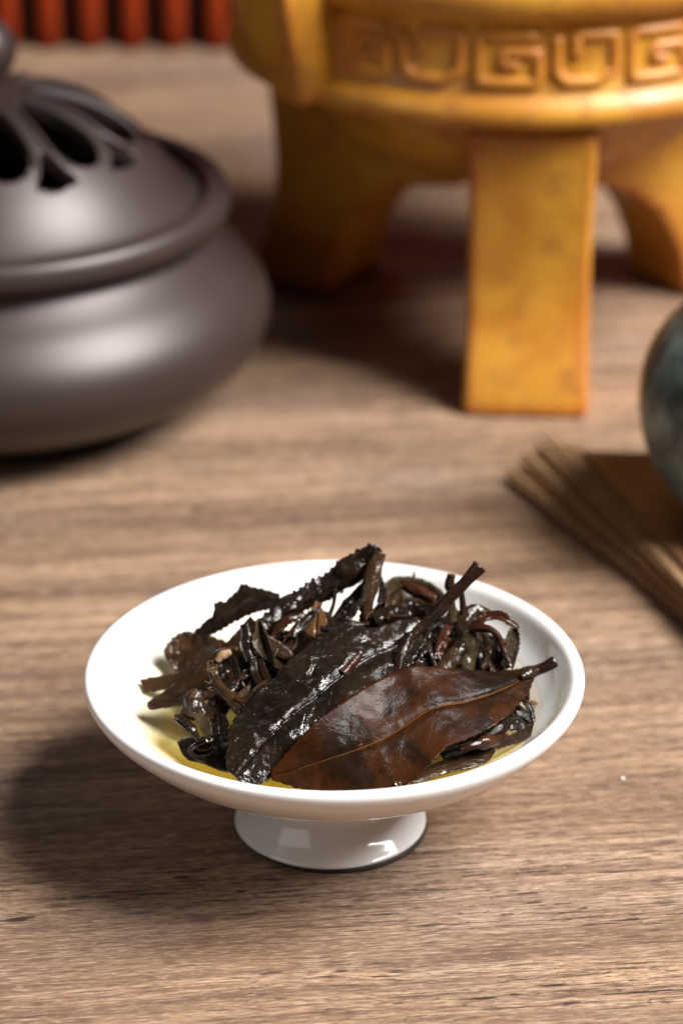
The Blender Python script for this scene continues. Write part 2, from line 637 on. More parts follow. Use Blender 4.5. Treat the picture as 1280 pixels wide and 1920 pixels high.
def rolled(pts, radii, mat, label, mode='y', turns=1.15, start=0.6, nu=70, nv=26, thick=0.022, crumple=0.025, serr=0.03, teeth=20,
           name="tea_leaf", parent=None, group=None, squash=0.8, twist=0.0, cat="tea leaf", seed=None):
    """a leaf rolled up along its length: a spiral cross-section following a curved axis"""
    rnd = random.Random(zlib.crc32(label.encode()) if seed is None else seed)
    off = np.array([rnd.uniform(-50, 50) for _ in range(3)])
    line = catmull(to3(pts, mode), nu)
    rr = np.interp(np.linspace(0, 1, nu), np.linspace(0, 1, len(radii)), radii)
    fr = frames(line)
    P = np.zeros((nu, nv, 3))
    for i, (t, nn, b) in enumerate(fr):
        for j in range(nv):
            s = j / (nv - 1)
            a = start + twist * i / nu + turns * 2 * math.pi * s
            r = rr[i] * (0.66 + 0.48 * s)
            r *= 1 + 0.22 * fbm(line[i] + off, 1.6) + 0.16 * mnoise.noise(Vector((i * 0.10, math.cos(a), math.sin(a))) + Vector(off)) + 0.20 * mnoise.noise(Vector((i * 0.035, 2.6 * math.cos(a), 2.6 * math.sin(a))) + Vector(off))
            p = line[i] + nn * math.cos(a) * r * squash + b * math.sin(a) * r
            P[i, j] = p
    if serr:
        for i in range(nu):
            f = (i / (nu - 1) * teeth) % 1.0
            e = P[i, -1] - P[i, -3]
            L = np.linalg.norm(e)
            P[i, -1] += e / max(L, 1e-6) * (serr * (f + 0.4) + serr * mnoise.noise(Vector((i * .4, off[1], 1))))
    du = np.gradient(P, axis=0); dv = np.gradient(P, axis=1)
    N = np.cross(du, dv)
    N /= np.maximum(np.linalg.norm(N, axis=2, keepdims=True), 1e-9)
    for i in range(nu):
        for j in range(nv):
            P[i, j] += N[i, j] * crumple * fbm(P[i, j] + off, 2.6)
    V, F, uv = grid_solid(P, N, np.full((nu, nv), thick))
    o = mesh_obj(name, V, F, mat, parent, uv=uv)
    if parent is None:
        tag(o, label, cat, group)
        LEAVES.append(o)
    return o


# ------------------------------------------------------------------ table
def slab(name, x0, x1, y0, y1, z0, z1, mat, **kw):
    V = [(x, y, z) for z in (z0, z1) for y in (y0, y1) for x in (x0, x1)]
    F = [(0, 2, 3, 1), (4, 5, 7, 6), (0, 1, 5, 4), (1, 3, 7, 5), (3, 2, 6, 7), (2, 0, 4, 6)]
    return mesh_obj(name, V, F, mat, smooth=False, **kw)


tbl = slab("table_top", -60, 60, -30, 62, -3, 0, M['wood'], origin=(0, 0, 0))
tag(tbl, "worn brown wooden table top with dark grain streaks under everything", kind="structure")

# ------------------------------------------------------------------ porcelain dish
H = 3.1
dish = empty("footed_dish", (0, 0, 0))
tag(dish, "shallow white porcelain footed dish holding the wet tea leaves", "dish")
inner = [(0.0, 1.62), (0.8, 1.63), (1.6, 1.70), (2.3, 1.86), (2.9, 2.10), (3.35, 2.36), (3.75, 2.66), (3.91, 2.88), (3.98, 3.01)]
lip = [(4.05, 3.08), (4.14, 3.105), (4.21, 3.095), (4.245, 3.05), (4.25, 2.99)]
outer = [(4.21, 2.86), (4.03, 2.63), (3.6, 2.245), (3.05, 1.905), (2.5, 1.66), (2.0, 1.50), (1.62, 1.40), (1.36, 1.30)]
prof = prof_spline(inner + lip + outer, 110)
prof[0] = (0.001, prof[0][1])
V, F = lathe(prof, 160)
fix_normals(mesh_obj("bowl", V, F, M['china'], dish, origin=(0, 0, 0)))
foot = [(1.36, 1.38), (1.25, 1.12), (1.24, 0.90), (1.29, 0.66), (1.42, 0.42), (1.56, 0.26), (1.65, 0.17), (1.67, 0.135), (1.64, 0.11), (1.56, 0.105)]
V, F = lathe(prof_spline(foot, 50) + [(1.2, 0.09), (1.15, 0.6), (0.001, 0.7)], 128, (-.07, 0, 0))
fix_normals(mesh_obj("foot", V, F, M['china'], dish, origin=(0, 0, 0)))
V, F = lathe([(1.22, 0.10), (1.60, 0.102), (1.625, 0.06), (1.615, 0.004), (1.25, 0.004), (1.22, 0.10)], 128)
fix_normals(mesh_obj("foot_rim", V, F, M['bare'], dish, origin=(0, 0, 0)))

# tea: a closed body of liquid whose underside lies just inside the porcelain
ZL = 2.45
def inner_z(r):
    ri = [p[0] for p in inner]; zi = [p[1] for p in inner]
    return float(np.interp(r, ri, zi))
rl = float(np.interp(ZL + 0.05, [p[1] for p in inner], [p[0] for p in inner]))
top_p = [(0.001, ZL), (1.0, ZL), (2.0, ZL), (2.8, ZL), (rl - 0.35, ZL + 0.002), (rl - 0.18, ZL + 0.012), (rl - 0.06, ZL + 0.032), (rl + 0.02, ZL + 0.055)]
bot_p = [(r, inner_z(r) - 0.03) for r in (rl, 3.1, 2.8, 2.4, 2.0, 1.5, 1.0, 0.5, 0.001)]
V, F = lathe(top_p + bot_p, 128)
tea = fix_normals(mesh_obj("tea_liquor", V, F, M['tea'], None, origin=(0, 0, ZL)))
tag(tea, "shallow pool of clear pale yellow tea inside the white dish", "tea")

# ------------------------------------------------------------------ tea leaves
def leafset():
    B, RO, ST = blade, rolled, stem
    # --- the large reddish leaf in front
    L1 = B([[(992, 1249, -.40), (945, 1258, -.62), (890, 1256, -.85), (834, 1254, -1.05), (775, 1250, -1.2), (735, 1262, -1.36), (690, 1285, -1.7), (640, 1318, -2.08), (590, 1355, -2.47), (548, 1400, -2.66), (508, 1446, -2.86)],
            [(1000, 1257, -.48), (940, 1291, -1.04), (840, 1341, -1.87), (760, 1374, -2.25), (690, 1402, -2.55), (620, 1430, -2.76), (560, 1448, -2.86), (508, 1456, -2.92)],
            [(1003, 1267, -.56), (985, 1307, -1.05), (942, 1350, -1.66), (890, 1381, -2.1), (842, 1398, -2.42), (816, 1424, -2.68), (790, 1450, -2.84), (755, 1474, -2.98), (690, 1488, -3.06), (620, 1488, -3.04), (560, 1478, -3.0), (510, 1462, -2.95)]],
           M['front'], "large smooth reddish-brown tea leaf with orange midrib lying across the front", nu=120, nv=44, thick=0.03, crumple=0.035, freq=0.8, serr=0.035, teeth=34, crease=0.035,
           midrib=(0.021, M['midrib']))
    ST([(975, 1270, -.74), (1003, 1258, -.49), (1018, 1252, -.46), (1032, 1245, -.44), (1041, 1240, -.42)], [.05, .11, .09, .085, .105], M['stem'], parent=L1, rough=.35, n=30)
    # --- the broad black leaf behind it, stalk up to the right
    L2 = B([[(846, 1112, .26), (818, 1143, .14), (788, 1163, .08), (745, 1164, .0), (700, 1178, -.2), (655, 1171, -.2), (605, 1188, -.42), (565, 1222, -.75), (515, 1272, -1.15), (465, 1318, -1.6), (432, 1365, -2.1), (426, 1405, -2.45), (430, 1448, -2.75)],
            [(849, 1118, .24), (822, 1150, .11), (796, 1176, -.02), (758, 1208, -.38), (700, 1250, -.95), (650, 1290, -1.45), (590, 1340, -2.0), (530, 1385, -2.4), (480, 1420, -2.65), (440, 1455, -2.85)],
            [(852, 1123, .2), (828, 1158, .04), (808, 1188, -.15), (782, 1226, -.55), (752, 1268, -1.1), (700, 1310, -1.6), (640, 1355, -2.1), (580, 1405, -2.42), (530, 1440, -2.68), (490, 1466, -2.9), (452, 1470, -2.95)]],
           M['broad'], "broad dark leathery leaf behind the large front leaf, its stalk raised to the upper right", nu=120, nv=40, thick=0.035, crumple=0.075, freq=1.1, serr=0.05, teeth=24, crease=0.07,
           midrib=(0.055, M['broad']))
    ST([(735, 1226, -.58), (770, 1197, -.22), (800, 1168, .02), (825, 1142, .14), (848, 1116, .23), (874, 1089, .32), (900, 1061, .4)], [.02, .07, .10, .11, .11, .11, .135], M['stem'], parent=L2, rough=.4, n=44)
    RO([(768, 1190, -.35), (754, 1222, -.62), (744, 1264, -.98)], [.07, .09, .08], M['dark'], "narrow rolled leaf with a wet ridge beside the right edge of the broad dark leaf")
    RO([(600, 1270, -1.08), (618, 1246, -.88), (640, 1218, -.6)], [.06, .1, .06], M['dark'], "small folded leaf scrap lying on top of the broad dark leaf", turns=.7)
    RO([(640, 1262, -1.12), (662, 1240, -.9), (676, 1222, -.72)], [.05, .06, .04], M['red_leaf'], "tiny reddish rolled scrap near the midrib of the broad dark leaf")
    ST([(733, 1157, .1), (752, 1156, .1), (772, 1155, .12)], [.03, .035, .03], M['stem'], "short black twig sticking out level above the broad dark leaf", name="tea_twig")
    # --- the long rolled leaf on top
    L3 = RO([(709, 1042, 1.32), (690, 1053, 1.32), (655, 1073, 1.25), (600, 1112, 1.1), (545, 1140, .9), (490, 1184, .55), (440, 1225, .2), (405, 1258, -.05)],
       [.13, .24, .23, .20, .17, .15, .13, .1], M['dark'], "long rolled black leaf with ragged toothed edge reaching highest over the pile", nu=130, nv=34, turns=1.2, start=2.2, serr=.06, teeth=30, crumple=.04)
    B([[(716, 1030, 1.3), (692, 1020, 1.34), (668, 1036, 1.3), (640, 1050, 1.25), (606, 1078, 1.15), (572, 1096, 1.05), (538, 1120, .92), (498, 1150, .65), (462, 1182, .4)],
       [(716, 1048, 1.2), (692, 1056, 1.2), (650, 1080, 1.1), (600, 1112, .95), (548, 1142, .75), (498, 1182, .42), (466, 1208, .2)]],
      M['dark'], "", parent=L3, name="torn_edge", crumple=.06, freq=1.8, serr=.07, teeth=22, crease=0, nu=90, nv=14, seed=3)
    B([[(796, 1150, 1.0), (840, 1140, 1.15), (872, 1150, 1.1), (902, 1180, .9)], [(792, 1232, .2), (840, 1232, .3), (880, 1236, .3), (908, 1245, .2)]], M['dark'], "wide black leaf standing behind the olive column and the raised stalk", crumple=.1, freq=1.5, nu=44)
    B([[(892, 1206, .6), (920, 1202, .6), (948, 1215, .5)], [(898, 1262, -.2), (925, 1266, -.2), (950, 1256, -.1)]], M['dark'], "black leaf low down under the reddish loop", crumple=.08, freq=1.8, nu=36)
    B([[(700, 1034, 1.4), (712, 1036, 1.4), (723, 1043, 1.38)], [(700, 1062, 1.35), (712, 1058, 1.35), (720, 1050, 1.36)]], M['dark'], "small torn leaf tip at the very top of the pile", nu=20, nv=8, crease=0)
    RO([(712, 1036, 1.22), (701, 1065, 1.08), (693, 1100, .9), (687, 1135, .72), (688, 1188, .5)], [.09, .13, .125, .1, .13], M['brown'], "upright brown rolled stalk with shiny highlight below the top tip", turns=1.05, crumple=.012)
    B([[(714, 1078, .95), (708, 1120, .8), (700, 1180, .5)], [(724, 1098, .9), (722, 1130, .75), (742, 1182, .45)]], M['dark'], "small black leaf hanging just right of the upright brown stalk", crumple=.08)
    RO([(686, 1092, 1.15), (655, 1128, .95), (622, 1172, .7)], [.07, .11, .1], M['dark'], "dark rolled leaf slanting down left from the upright brown stalk", turns=.9)
    ST([(628, 1103, 1.02), (625, 1132, .9), (615, 1160, .75)], [.045, .03, .05], M['stem'], "thin dark stalk standing under the long rolled leaf", name="tea_twig", n=20)
    B([[(592, 1128, .78), (579, 1150, .7), (571, 1180, .55), (573, 1212, .4)], [(594, 1128, .8), (597, 1152, .66), (594, 1182, .5), (590, 1216, .32)], [(596, 1129, .78), (609, 1150, .66), (613, 1178, .52), (610, 1214, .35)]],
      M['tan'], "orange-brown smooth leaf standing upright in the middle of the pile", crumple=.03, nu=40, serr=.015)
    B([[(606, 1144, .7), (607, 1172, .6), (612, 1206, .4)], [(613, 1147, .7), (628, 1166, .6), (640, 1184, .5)]], M['brown'], "plain brown leaf flap just right of the orange-brown leaf", nu=30, nv=12, crumple=.03, crease=0)
    # --- left group
    B([[(362, 1190, 1.62), (384, 1166, 1.8), (399, 1150, 1.9), (402, 1129, 2.0), (426, 1124, 2.02), (441, 1110, 2.1), (456, 1095, 2.15), (472, 1100, 2.1), (497, 1106, 2.0), (525, 1114, 1.9)],
       [(368, 1194, 1.55), (405, 1168, 1.7), (440, 1146, 1.8), (475, 1132, 1.75), (525, 1124, 1.6)],
       [(374, 1198, 1.48), (410, 1184, 1.5), (440, 1166, 1.5), (478, 1148, 1.45), (525, 1140, 1.3)]],
      M['dark'], "flat dark torn leaf at the upper left lying against the white inner wall", crumple=.018, serr=.05, teeth=14, crease=.03)
    B([[(312, 1218, 1.25), (330, 1190, 1.55), (355, 1186, 1.6), (385, 1190, 1.5), (424, 1204, 1.3)], [(314, 1236, 1.2), (345, 1222, 1.35), (385, 1222, 1.25), (420, 1220, 1.1)], [(328, 1260, 1.1), (360, 1258, 1.05), (395, 1246, 1.0), (414, 1236, .95)]],
      M['brown'], "brown crumpled leaf lying in the tea at the far left below the flat torn leaf", crumple=.09, freq=1.7, serr=.04)
    B([[(262, 1274, .66), (310, 1266, .68), (350, 1258, .66), (405, 1238, .6)], [(272, 1298, .42), (310, 1294, .45), (350, 1290, .4), (405, 1272, .3)]], M['brown'], "narrow brown leaf end with fine ribs dipping in the tea at the left", crumple=.03, nv=14, crease=0)
    B([[(290, 1311, -.3), (330, 1283, -.12), (390, 1236, .2), (432, 1198, .45), (470, 1155, .7)], [(277, 1324, -.45), (340, 1302, -.38), (400, 1264, -.15), (447, 1216, .15), (482, 1172, .4)], [(284, 1332, -.52), (350, 1320, -.66), (412, 1302, -.7), (455, 1258, -.35), (490, 1205, .05)]],
      M['brown'], "long folded leaf with a broad wet highlight pointing down to the left", crumple=.04, crease=-.03, serr=.02)
    # bud stem arch
    b1 = ST([(462, 1345, -1.55), (440, 1318, -1.25), (415, 1293, -.95), (401, 1268, -.72), (400, 1248, -.58), (410, 1230, -.46), (428, 1220, -.4), (446, 1217, -.42)], [.06, .10, .11, .095, .085, .10, .09, .05], M['brown'], "hairy curled bud stem arching over at the left of the pile", name="tea_bud", cat="tea bud", rough=.5, n=60, k=14)
    ST([(407, 1240, -.6), (416, 1230, -.55), (433, 1222, -.5)], [.05, .075, .05], M['pale'], parent=b1, name="split_stem", n=16)
    rnd = random.Random(5)
    for k in range(6):
        ax, ay = 440 + rnd.uniform(0, 18), 1306 + rnd.uniform(0, 14)
        ST([(ax, ay, -1.3), (ax + 14, ay + 10, -1.38), (ax + 24 + rnd.uniform(0, 8), ay + 16 + rnd.uniform(0, 14), -1.5)], [.03, .022, .008], M['red_leaf'], parent=b1, name="fibre", n=10, k=6)
    for k in range(14):
        t = rnd.random()
        ax = 398 + rnd.uniform(-3, 4); ay = 1240 + 60 * t
        ST([(ax, ay, -.66 - .3 * t), (ax - rnd.uniform(6, 13), ay + rnd.uniform(-6, 6), -.68 - .3 * t)], [.006, .002], M['pale'], parent=b1, name="hair", n=4, k=4)
    RO([(434, 1221, -.42), (442, 1243, -.46), (450, 1272, -.56), (458, 1290, -.66)], [.045, .06, .05, .02], M['dark'], "thin dark leaf strand hanging down inside the bud stem arch", nu=30, nv=12)
    B([[(483, 1160, -.02), (476, 1184, -.14), (472, 1207, -.25), (490, 1233, -.42)], [(485, 1160, .0), (493, 1190, -.06), (497, 1214, -.2), (498, 1238, -.36)], [(487, 1160, -.02), (502, 1190, -.2), (512, 1220, -.38), (517, 1248, -.5)]],
      M['olive'], "upright folded leaf with pale olive inner face left of the broad dark leaf", nu=36, crumple=.025, serr=.03, teeth=16, crease=.05)
    RO([(459, 1170, .02), (465, 1192, -.1), (463, 1216, -.22), (470, 1240, -.36)], [.05, .07, .06, .05], M['dark'], "narrow black rolled leaf standing just left of the olive folded leaf", nu=36, nv=14)
    B([[(470, 1228, -.35), (469, 1252, -.55), (478, 1282, -.85)], [(492, 1234, -.4), (502, 1258, -.6), (512, 1276, -.9)]], M['dark'], "dull black fuzzy leaf hanging below the olive folded leaf", nu=30, crumple=.06)
    B([[(500, 1190, .1), (524, 1204, .04), (550, 1226, -.05)], [(508, 1220, -.05), (530, 1228, -.1), (550, 1230, -.1)], [(513, 1250, -.35), (532, 1256, -.42), (550, 1236, -.2)]], M['brown'], "smooth brown leaf with soft sheen between the olive leaf and the broad dark leaf", nu=30, crumple=.03)
    # lower-left knot
    B([[(346, 1312, -.9), (354, 1297, -.84), (367, 1291, -.8), (378, 1298, -.82), (386, 1318, -.95), (398, 1308, -.9), (412, 1298, -.85)], [(343, 1326, -1.0), (362, 1326, -1.08), (385, 1330, -1.1), (405, 1330, -1.12), (420, 1330, -1.1)], [(335, 1345, -1.1), (360, 1350, -1.22), (388, 1350, -1.26), (424, 1348, -1.3)]],
      M['brown'], "crumpled brown leaf with knobbly upper lobes in the lower left knot", crumple=.07, freq=2.2, serr=.03, crease=0, nu=60)
    B([[(351, 1341, -1.2), (370, 1352, -1.36), (383, 1383, -1.62)], [(376, 1336, -1.2), (393, 1350, -1.38), (399, 1379, -1.64)]], M['olive'], "small shiny olive flap in the middle of the lower left knot", nu=30, nv=16, crumple=.03, crease=0, serr=.02)
    RO([(332, 1346, -1.18), (347, 1358, -1.34), (362, 1374, -1.5), (374, 1388, -1.66)], [.05, .075, .07, .04], M['dark'], "glossy black curled lip of leaf at the left of the lower left knot", turns=.9, nu=40, nv=18)
    B([[(392, 1342, -1.22), (396, 1372, -1.5), (400, 1402, -1.8)], [(412, 1338, -1.22), (414, 1370, -1.55), (414, 1406, -1.9)], [(428, 1346, -1.4), (431, 1370, -1.66), (428, 1402, -1.94)]], M['dark'], "dark wet leaf at the right of the lower left knot", nu=36, crumple=.09, freq=2)
    RO([(402, 1386, -1.74), (386, 1390, -1.78), (366, 1398, -1.86), (360, 1408, -1.96), (372, 1417, -2.04), (392, 1414, -2.0), (402, 1404, -1.92)], [.04, .06, .07, .07, .07, .06, .04], M['dark'], "small black leaf curled into a ring at the bottom of the lower left knot", turns=.8, nu=60, nv=16)
    B([[(332, 1392, 2.36), (352, 1384, 2.44), (400, 1384, 2.5), (435, 1380, 2.5)], [(345, 1418, 2.3), (372, 1416, 2.36), (402, 1416, 2.38), (435, 1416, 2.4)], [(360, 1425, 2.28), (385, 1434, 2.28), (410, 1444, 2.28), (435, 1448, 2.3)]], M['dark'], "dark leaf sunk in the tea beneath the lower left knot", mode='z', crumple=.03, nu=40)
    # back right
    B([[(716, 1098, 2.0), (744, 1081, 2.1), (790, 1085, 2.1), (826, 1106, 1.9), (843, 1136, 1.6)], [(714, 1130, 1.75), (750, 1120, 1.9), (790, 1124, 1.9), (820, 1140, 1.65), (840, 1158, 1.4)], [(714, 1178, .9), (750, 1180, .8), (790, 1178, .8), (815, 1182, .85), (832, 1188, .85)]],
      M['olive'], "broad olive leaf cupped upright at the back of the pile", crumple=.06, nu=60, nv=26)
    RO([(750, 1094, 1.5), (782, 1107, 1.4), (816, 1124, 1.25)], [.05, .085, .06], M['red_leaf'], "reddish rolled stalk lying inside the cupped olive leaf", crumple=.01)
    ST([(776, 1087, 2.1), (776, 1078, 2.1), (775, 1069, 2.1)], [.035, .025, .008], M['tan'], "tiny pale spike standing on the edge of the cupped olive leaf", name="tea_twig", n=10, k=7)
    RO([(732, 1150, .9), (770, 1140, 1.0), (815, 1150, .9)], [.13, .16, .12], M['dark'], "thick black rolled leaf in the shade of the cupped olive leaf")
    RO([(700, 1165, .35), (740, 1150, .5), (770, 1160, .4)], [.12, .13, .1], M['dark'], "black rolled leaf above the upper edge of the broad dark leaf")
    ST([(852, 1118, .8), (843, 1096, .86), (846, 1078, .9)], [.07, .09, .075], M['stem'], "stubby dark nub behind the raised stalk", name="tea_twig", n=20)
    ST([(866, 1172, .45), (868, 1142, .6), (864, 1108, .72)], [.05, .055, .05], M['stem'], "short upright stalk just right of the raised stalk", name="tea_twig", n=20)
    B([[(838, 1126, .4), (842, 1146, .3), (845, 1168, .2)], [(852, 1124, .4), (855, 1142, .3), (856, 1166, .2)]], M['olive'], "scrap of filmy grey leaf clinging under the raised stalk", nu=20, nv=8, crease=0)
    RO([(858, 1186, .4), (870, 1158, .55), (888, 1143, .7), (908, 1147, .72), (920, 1156, .7)], [.1, .12, .1, .09, .06], M['brown'], "brown curled leaf lump behind the reddish loop", crumple=.02)
    B([[(884, 1178, .02), (893, 1158, .1), (912, 1147, .16), (938, 1145, .14), (958, 1155, .08), (974, 1176, .0)], [(898, 1184, -.06), (904, 1170, .0), (921, 1161, .06), (940, 1164, .02), (955, 1173, -.02), (971, 1179, -.02)]],
      M['red_leaf'], "reddish leaf curled into a loop with dark pointed cap at the right", nu=56, nv=14, crumple=.03, thick=.04)
    ST([(880, 1180, .0), (900, 1178, -.06), (918, 1180, -.12), (933, 1193, -.2), (943, 1218, -.3), (956, 1252, -.45)], [.055, .07, .055, .05, .05, .06], M['red_leaf'], "reddish wiry strand bending down below the curled loop", name="tea_twig", n=50, rough=.35)
    B([[(957, 1176, -.05), (948, 1202, -.2), (949, 1246, -.4)], [(964, 1178, .05), (962, 1206, -.1), (956, 1250, -.3)], [(970, 1178, -.02), (973, 1212, -.15), (959, 1256, -.4)]], M['olive'], "pale filmy leaf end at the far right under the dark pointed cap", nu=36, nv=14, crumple=.02)
    RO([(880, 1184, .1), (877, 1215, -.02), (872, 1258, -.22)], [.13, .165, .19], M['olive'], "upright olive rolled leaf like a column right of centre", crumple=.02, turns=1.05)
    B([[(894, 1206, .0), (912, 1230, -.2), (922, 1268, -.5)], [(906, 1212, .05), (930, 1232, -.12), (946, 1264, -.4)]], M['red_leaf'], "narrow dark reddish leaf between the olive column and the wiry strand", nu=36, nv=14, crumple=.04)
    B([[(905, 1225, .4), (925, 1205, .5), (945, 1195, .5)], [(915, 1250, .2), (935, 1240, .3), (952, 1235, .3)]], M['brown'], "brown leaf scrap seen through the reddish loop", nu=30, nv=12)
    RO([(786, 1194, -.15), (803, 1218, -.36), (812, 1240, -.54), (818, 1262, -.72)], [.04, .05, .045, .05], M['dark'], "thin black leaf with bright edge bending down to the front leaf", nu=40, nv=14)
    B([[(772, 1186, .0), (790, 1190, -.05), (806, 1200, -.1)], [(768, 1225, -.4), (790, 1232, -.45), (812, 1240, -.5)], [(768, 1262, -.85), (790, 1266, -.85), (815, 1268, -.85)]], M['dark'], "black leaf in the dark gap right of the broad dark leaf", crumple=.1, freq=1.8)
    B([[(802, 1200, .1), (830, 1192, .2), (852, 1204, .1)], [(806, 1234, -.2), (832, 1238, -.2), (852, 1230, -.15)]], M['red_leaf'], "dark red leaf piece in the hollow under the raised stalk", nu=30, nv=14, crumple=.08, freq=2)
    RO([(822, 1262, -.75), (840, 1244, -.5), (852, 1222, -.2)], [.1, .13, .1], M['brown'], "brown rolled leaf just left of the olive column")
    # right, under the front leaf
    B([[(962, 1296, -.55), (985, 1330, -.75), (988, 1368, -1.05)], [(970, 1292, -.5), (994, 1325, -.6), (1003, 1352, -.85)]], M['dark'], "dark folded leaf dipping into the tea at the right of the front leaf", nu=36, nv=16, crumple=.06)
    B([[(948, 1342, -1.1), (972, 1322, -.8), (992, 1345, -.9)], [(940, 1372, -1.36), (965, 1370, -1.2), (990, 1372, -1.15)]], M['dark'], "small dark leaf below the curled edge of the front leaf", nu=30, nv=16, crumple=.06)
    B([[(1000, 1354, 2.72), (984, 1362, 2.68), (930, 1390, 2.52), (870, 1410, 2.46)], [(993, 1382, 2.44), (960, 1396, 2.42), (915, 1410, 2.42), (870, 1424, 2.40)]], M['brown'], "tongue-shaped brown leaf end lying in the tea at the right", mode='z', nu=40, nv=14, crumple=.02, crease=0)
    B([[(766, 1462, 2.44), (800, 1440, 2.46), (850, 1418, 2.5), (896, 1402, 2.5), (926, 1405, 2.44)], [(768, 1466, 2.43), (815, 1446, 2.45), (865, 1430, 2.48), (905, 1418, 2.47), (927, 1407, 2.43)], [(772, 1472, 2.38), (830, 1452, 2.41), (880, 1440, 2.43), (912, 1429, 2.42), (928, 1409, 2.42)]], M['brown'], "flat brown leaf floating in the tea below the front leaf", mode='z', nu=50, nv=18, crumple=.012, crease=.01)
    B([[(820, 1400, 2.7), (870, 1385, 2.8), (930, 1360, 2.8)], [(830, 1425, 2.5), (880, 1408, 2.55), (945, 1385, 2.55)]], M['dark'], "black leaf tucked in shadow under the front leaf", mode='z', nu=40, nv=16, crumple=.05)
    B([[(992, 1314, 2.47), (1000, 1316, 2.48), (1008, 1320, 2.47)], [(990, 1320, 2.46), (1000, 1323, 2.47), (1006, 1322, 2.46)]], M['tan'], "tiny tan leaf fragment floating at the right of the tea", mode='z', nu=12, nv=6, crumple=.01, crease=0)
    # thin twisted strands tangled through the middle
    strands = [((548, 1195, .1), (575, 1165, .4), (600, 1140, .7)), ((520, 1240, -.2), (548, 1200, .2), (560, 1165, .5)), ((640, 1168, .3), (665, 1150, .5), (682, 1120, .8)),
               ((505, 1200, .2), (530, 1170, .4), (570, 1150, .6)), ((600, 1178, .3), (640, 1176, .3), (690, 1170, .35)), ((722, 1160, .3), (745, 1125, .8), (752, 1100, 1.3)),
               ((790, 1185, .2), (812, 1160, .5), (822, 1130, .9)), ((815, 1225, -.3), (835, 1190, .1), (842, 1160, .4)), ((842, 1248, -.5), (858, 1215, -.1), (864, 1175, .3)),
               ((900, 1255, -.4), (915, 1220, .0), (905, 1190, .3)), ((925, 1250, -.3), (938, 1225, -.1), (930, 1195, .2)), ((430, 1310, -.9), (455, 1285, -.6), (475, 1250, -.3)),
               ((410, 1330, -1.1), (432, 1295, -.75), (452, 1262, -.4)), ((455, 1330, -1.3), (480, 1300, -1.0), (505, 1275, -.8)), ((385, 1290, -.5), (415, 1268, -.35), (440, 1252, -.2)),
               ((690, 1165, .35), (715, 1140, .7), (722, 1110, 1.0)), ((780, 1250, -.7), (800, 1225, -.35), (796, 1200, -.1)), ((830, 1255, -.6), (846, 1240, -.4), (850, 1215, -.1)),
               ((900, 1385, -1.9), (935, 1365, -1.6), (965, 1340, -1.2)), ((860, 1405, -2.2), (900, 1392, -2.0), (950, 1380, -1.6))]
    for k, pts in enumerate(strands):
        RO(list(pts), [.04, .10 + .03 * (k % 3), .03], M[('dark', 'brown', 'dark', 'red_leaf')[k % 4]], "thin twisted dark leaf strand tangled into the heap of leaves",
           turns=.55, start=k * 1.3, twist=2.5 - (k % 5), nu=44, nv=14, crumple=.03, group="thin strands tangled into the heap", squash=.9, seed=100 + k)
    # the buried mass
    spots = [(-1.2, .2, 2.75, .3), (-.3, .5, 2.9, 1.2), (.6, .7, 2.9, 2.2), (1.4, .4, 2.85, .8), (1.9, -.4, 2.75, 2.7), (.9, -.6, 2.95, 1.7), (-.2, -.6, 2.9, .2), (-1.4, -.7, 2.65, 2.4), (-.7, 1.2, 2.75, .6), (.5, 1.4, 2.8, 1.9), (2.2, -1.0, 2.6, .4), (0.6, -1.7, 2.7, 1.1), (-.8, -1.7, 2.6, 2.0), (1.5, -1.6, 2.65, 2.9), (-1.9, .3, 2.55, 1.5), (1.6, 1.0, 2.75, .1),
             (2.3, .6, 2.75, 1.3), (2.0, .1, 3.05, .5), (1.2, .0, 3.2, 2.0), (2.5, -.2, 2.75, 2.2), (.3, .2, 3.25, .9), (-.7, .1, 3.15, 2.5), (-1.1, -.9, 2.9, 1.0), (.9, .9, 3.15, .3)]
    rr = random.Random(11)
    for k, (x, y, z, a) in enumerate(spots):
        L, W = rr.uniform(.75, 1.1), rr.uniform(.3, .5)
        nu_, nv_ = 40, 18
        P = np.zeros((nu_, nv_, 3))
        bend, lift = rr.uniform(-.6, .6), rr.uniform(-.15, .3)
        off = np.array([rr.uniform(-40, 40) for _ in range(3)])
        for i in range(nu_):
            s = i / (nu_ - 1) * 2 - 1
            wd = W * math.sqrt(max(0.02, 1 - abs(s) ** 2.2))
            for j in range(nv_):
                v = j / (nv_ - 1) * 2 - 1
                lx, ly, lz = s * L, v * wd * .8 + bend * s * s * .5, abs(v) ** 1.5 * wd * .9 + lift * s * s
                p = np.array([x + lx * math.cos(a) - ly * math.sin(a), y + lx * math.sin(a) + ly * math.cos(a), z + lz - .1])
                p[2] += .16 * fbm(p + off, 1.4)
                P[i, j] = p
        N = sheet_normals(P)
        V, F, uv = grid_solid(P, N, np.full((nu_, nv_), .025))
        o = mesh_obj("tea_leaf", V, F, M[('dark', 'dark', 'brown', 'red_leaf')[k % 4]], None, uv=uv)
        tag(o, "dark crumpled tea leaf buried in the middle of the pile", "tea leaf", "leaves buried inside the pile")


leafset()

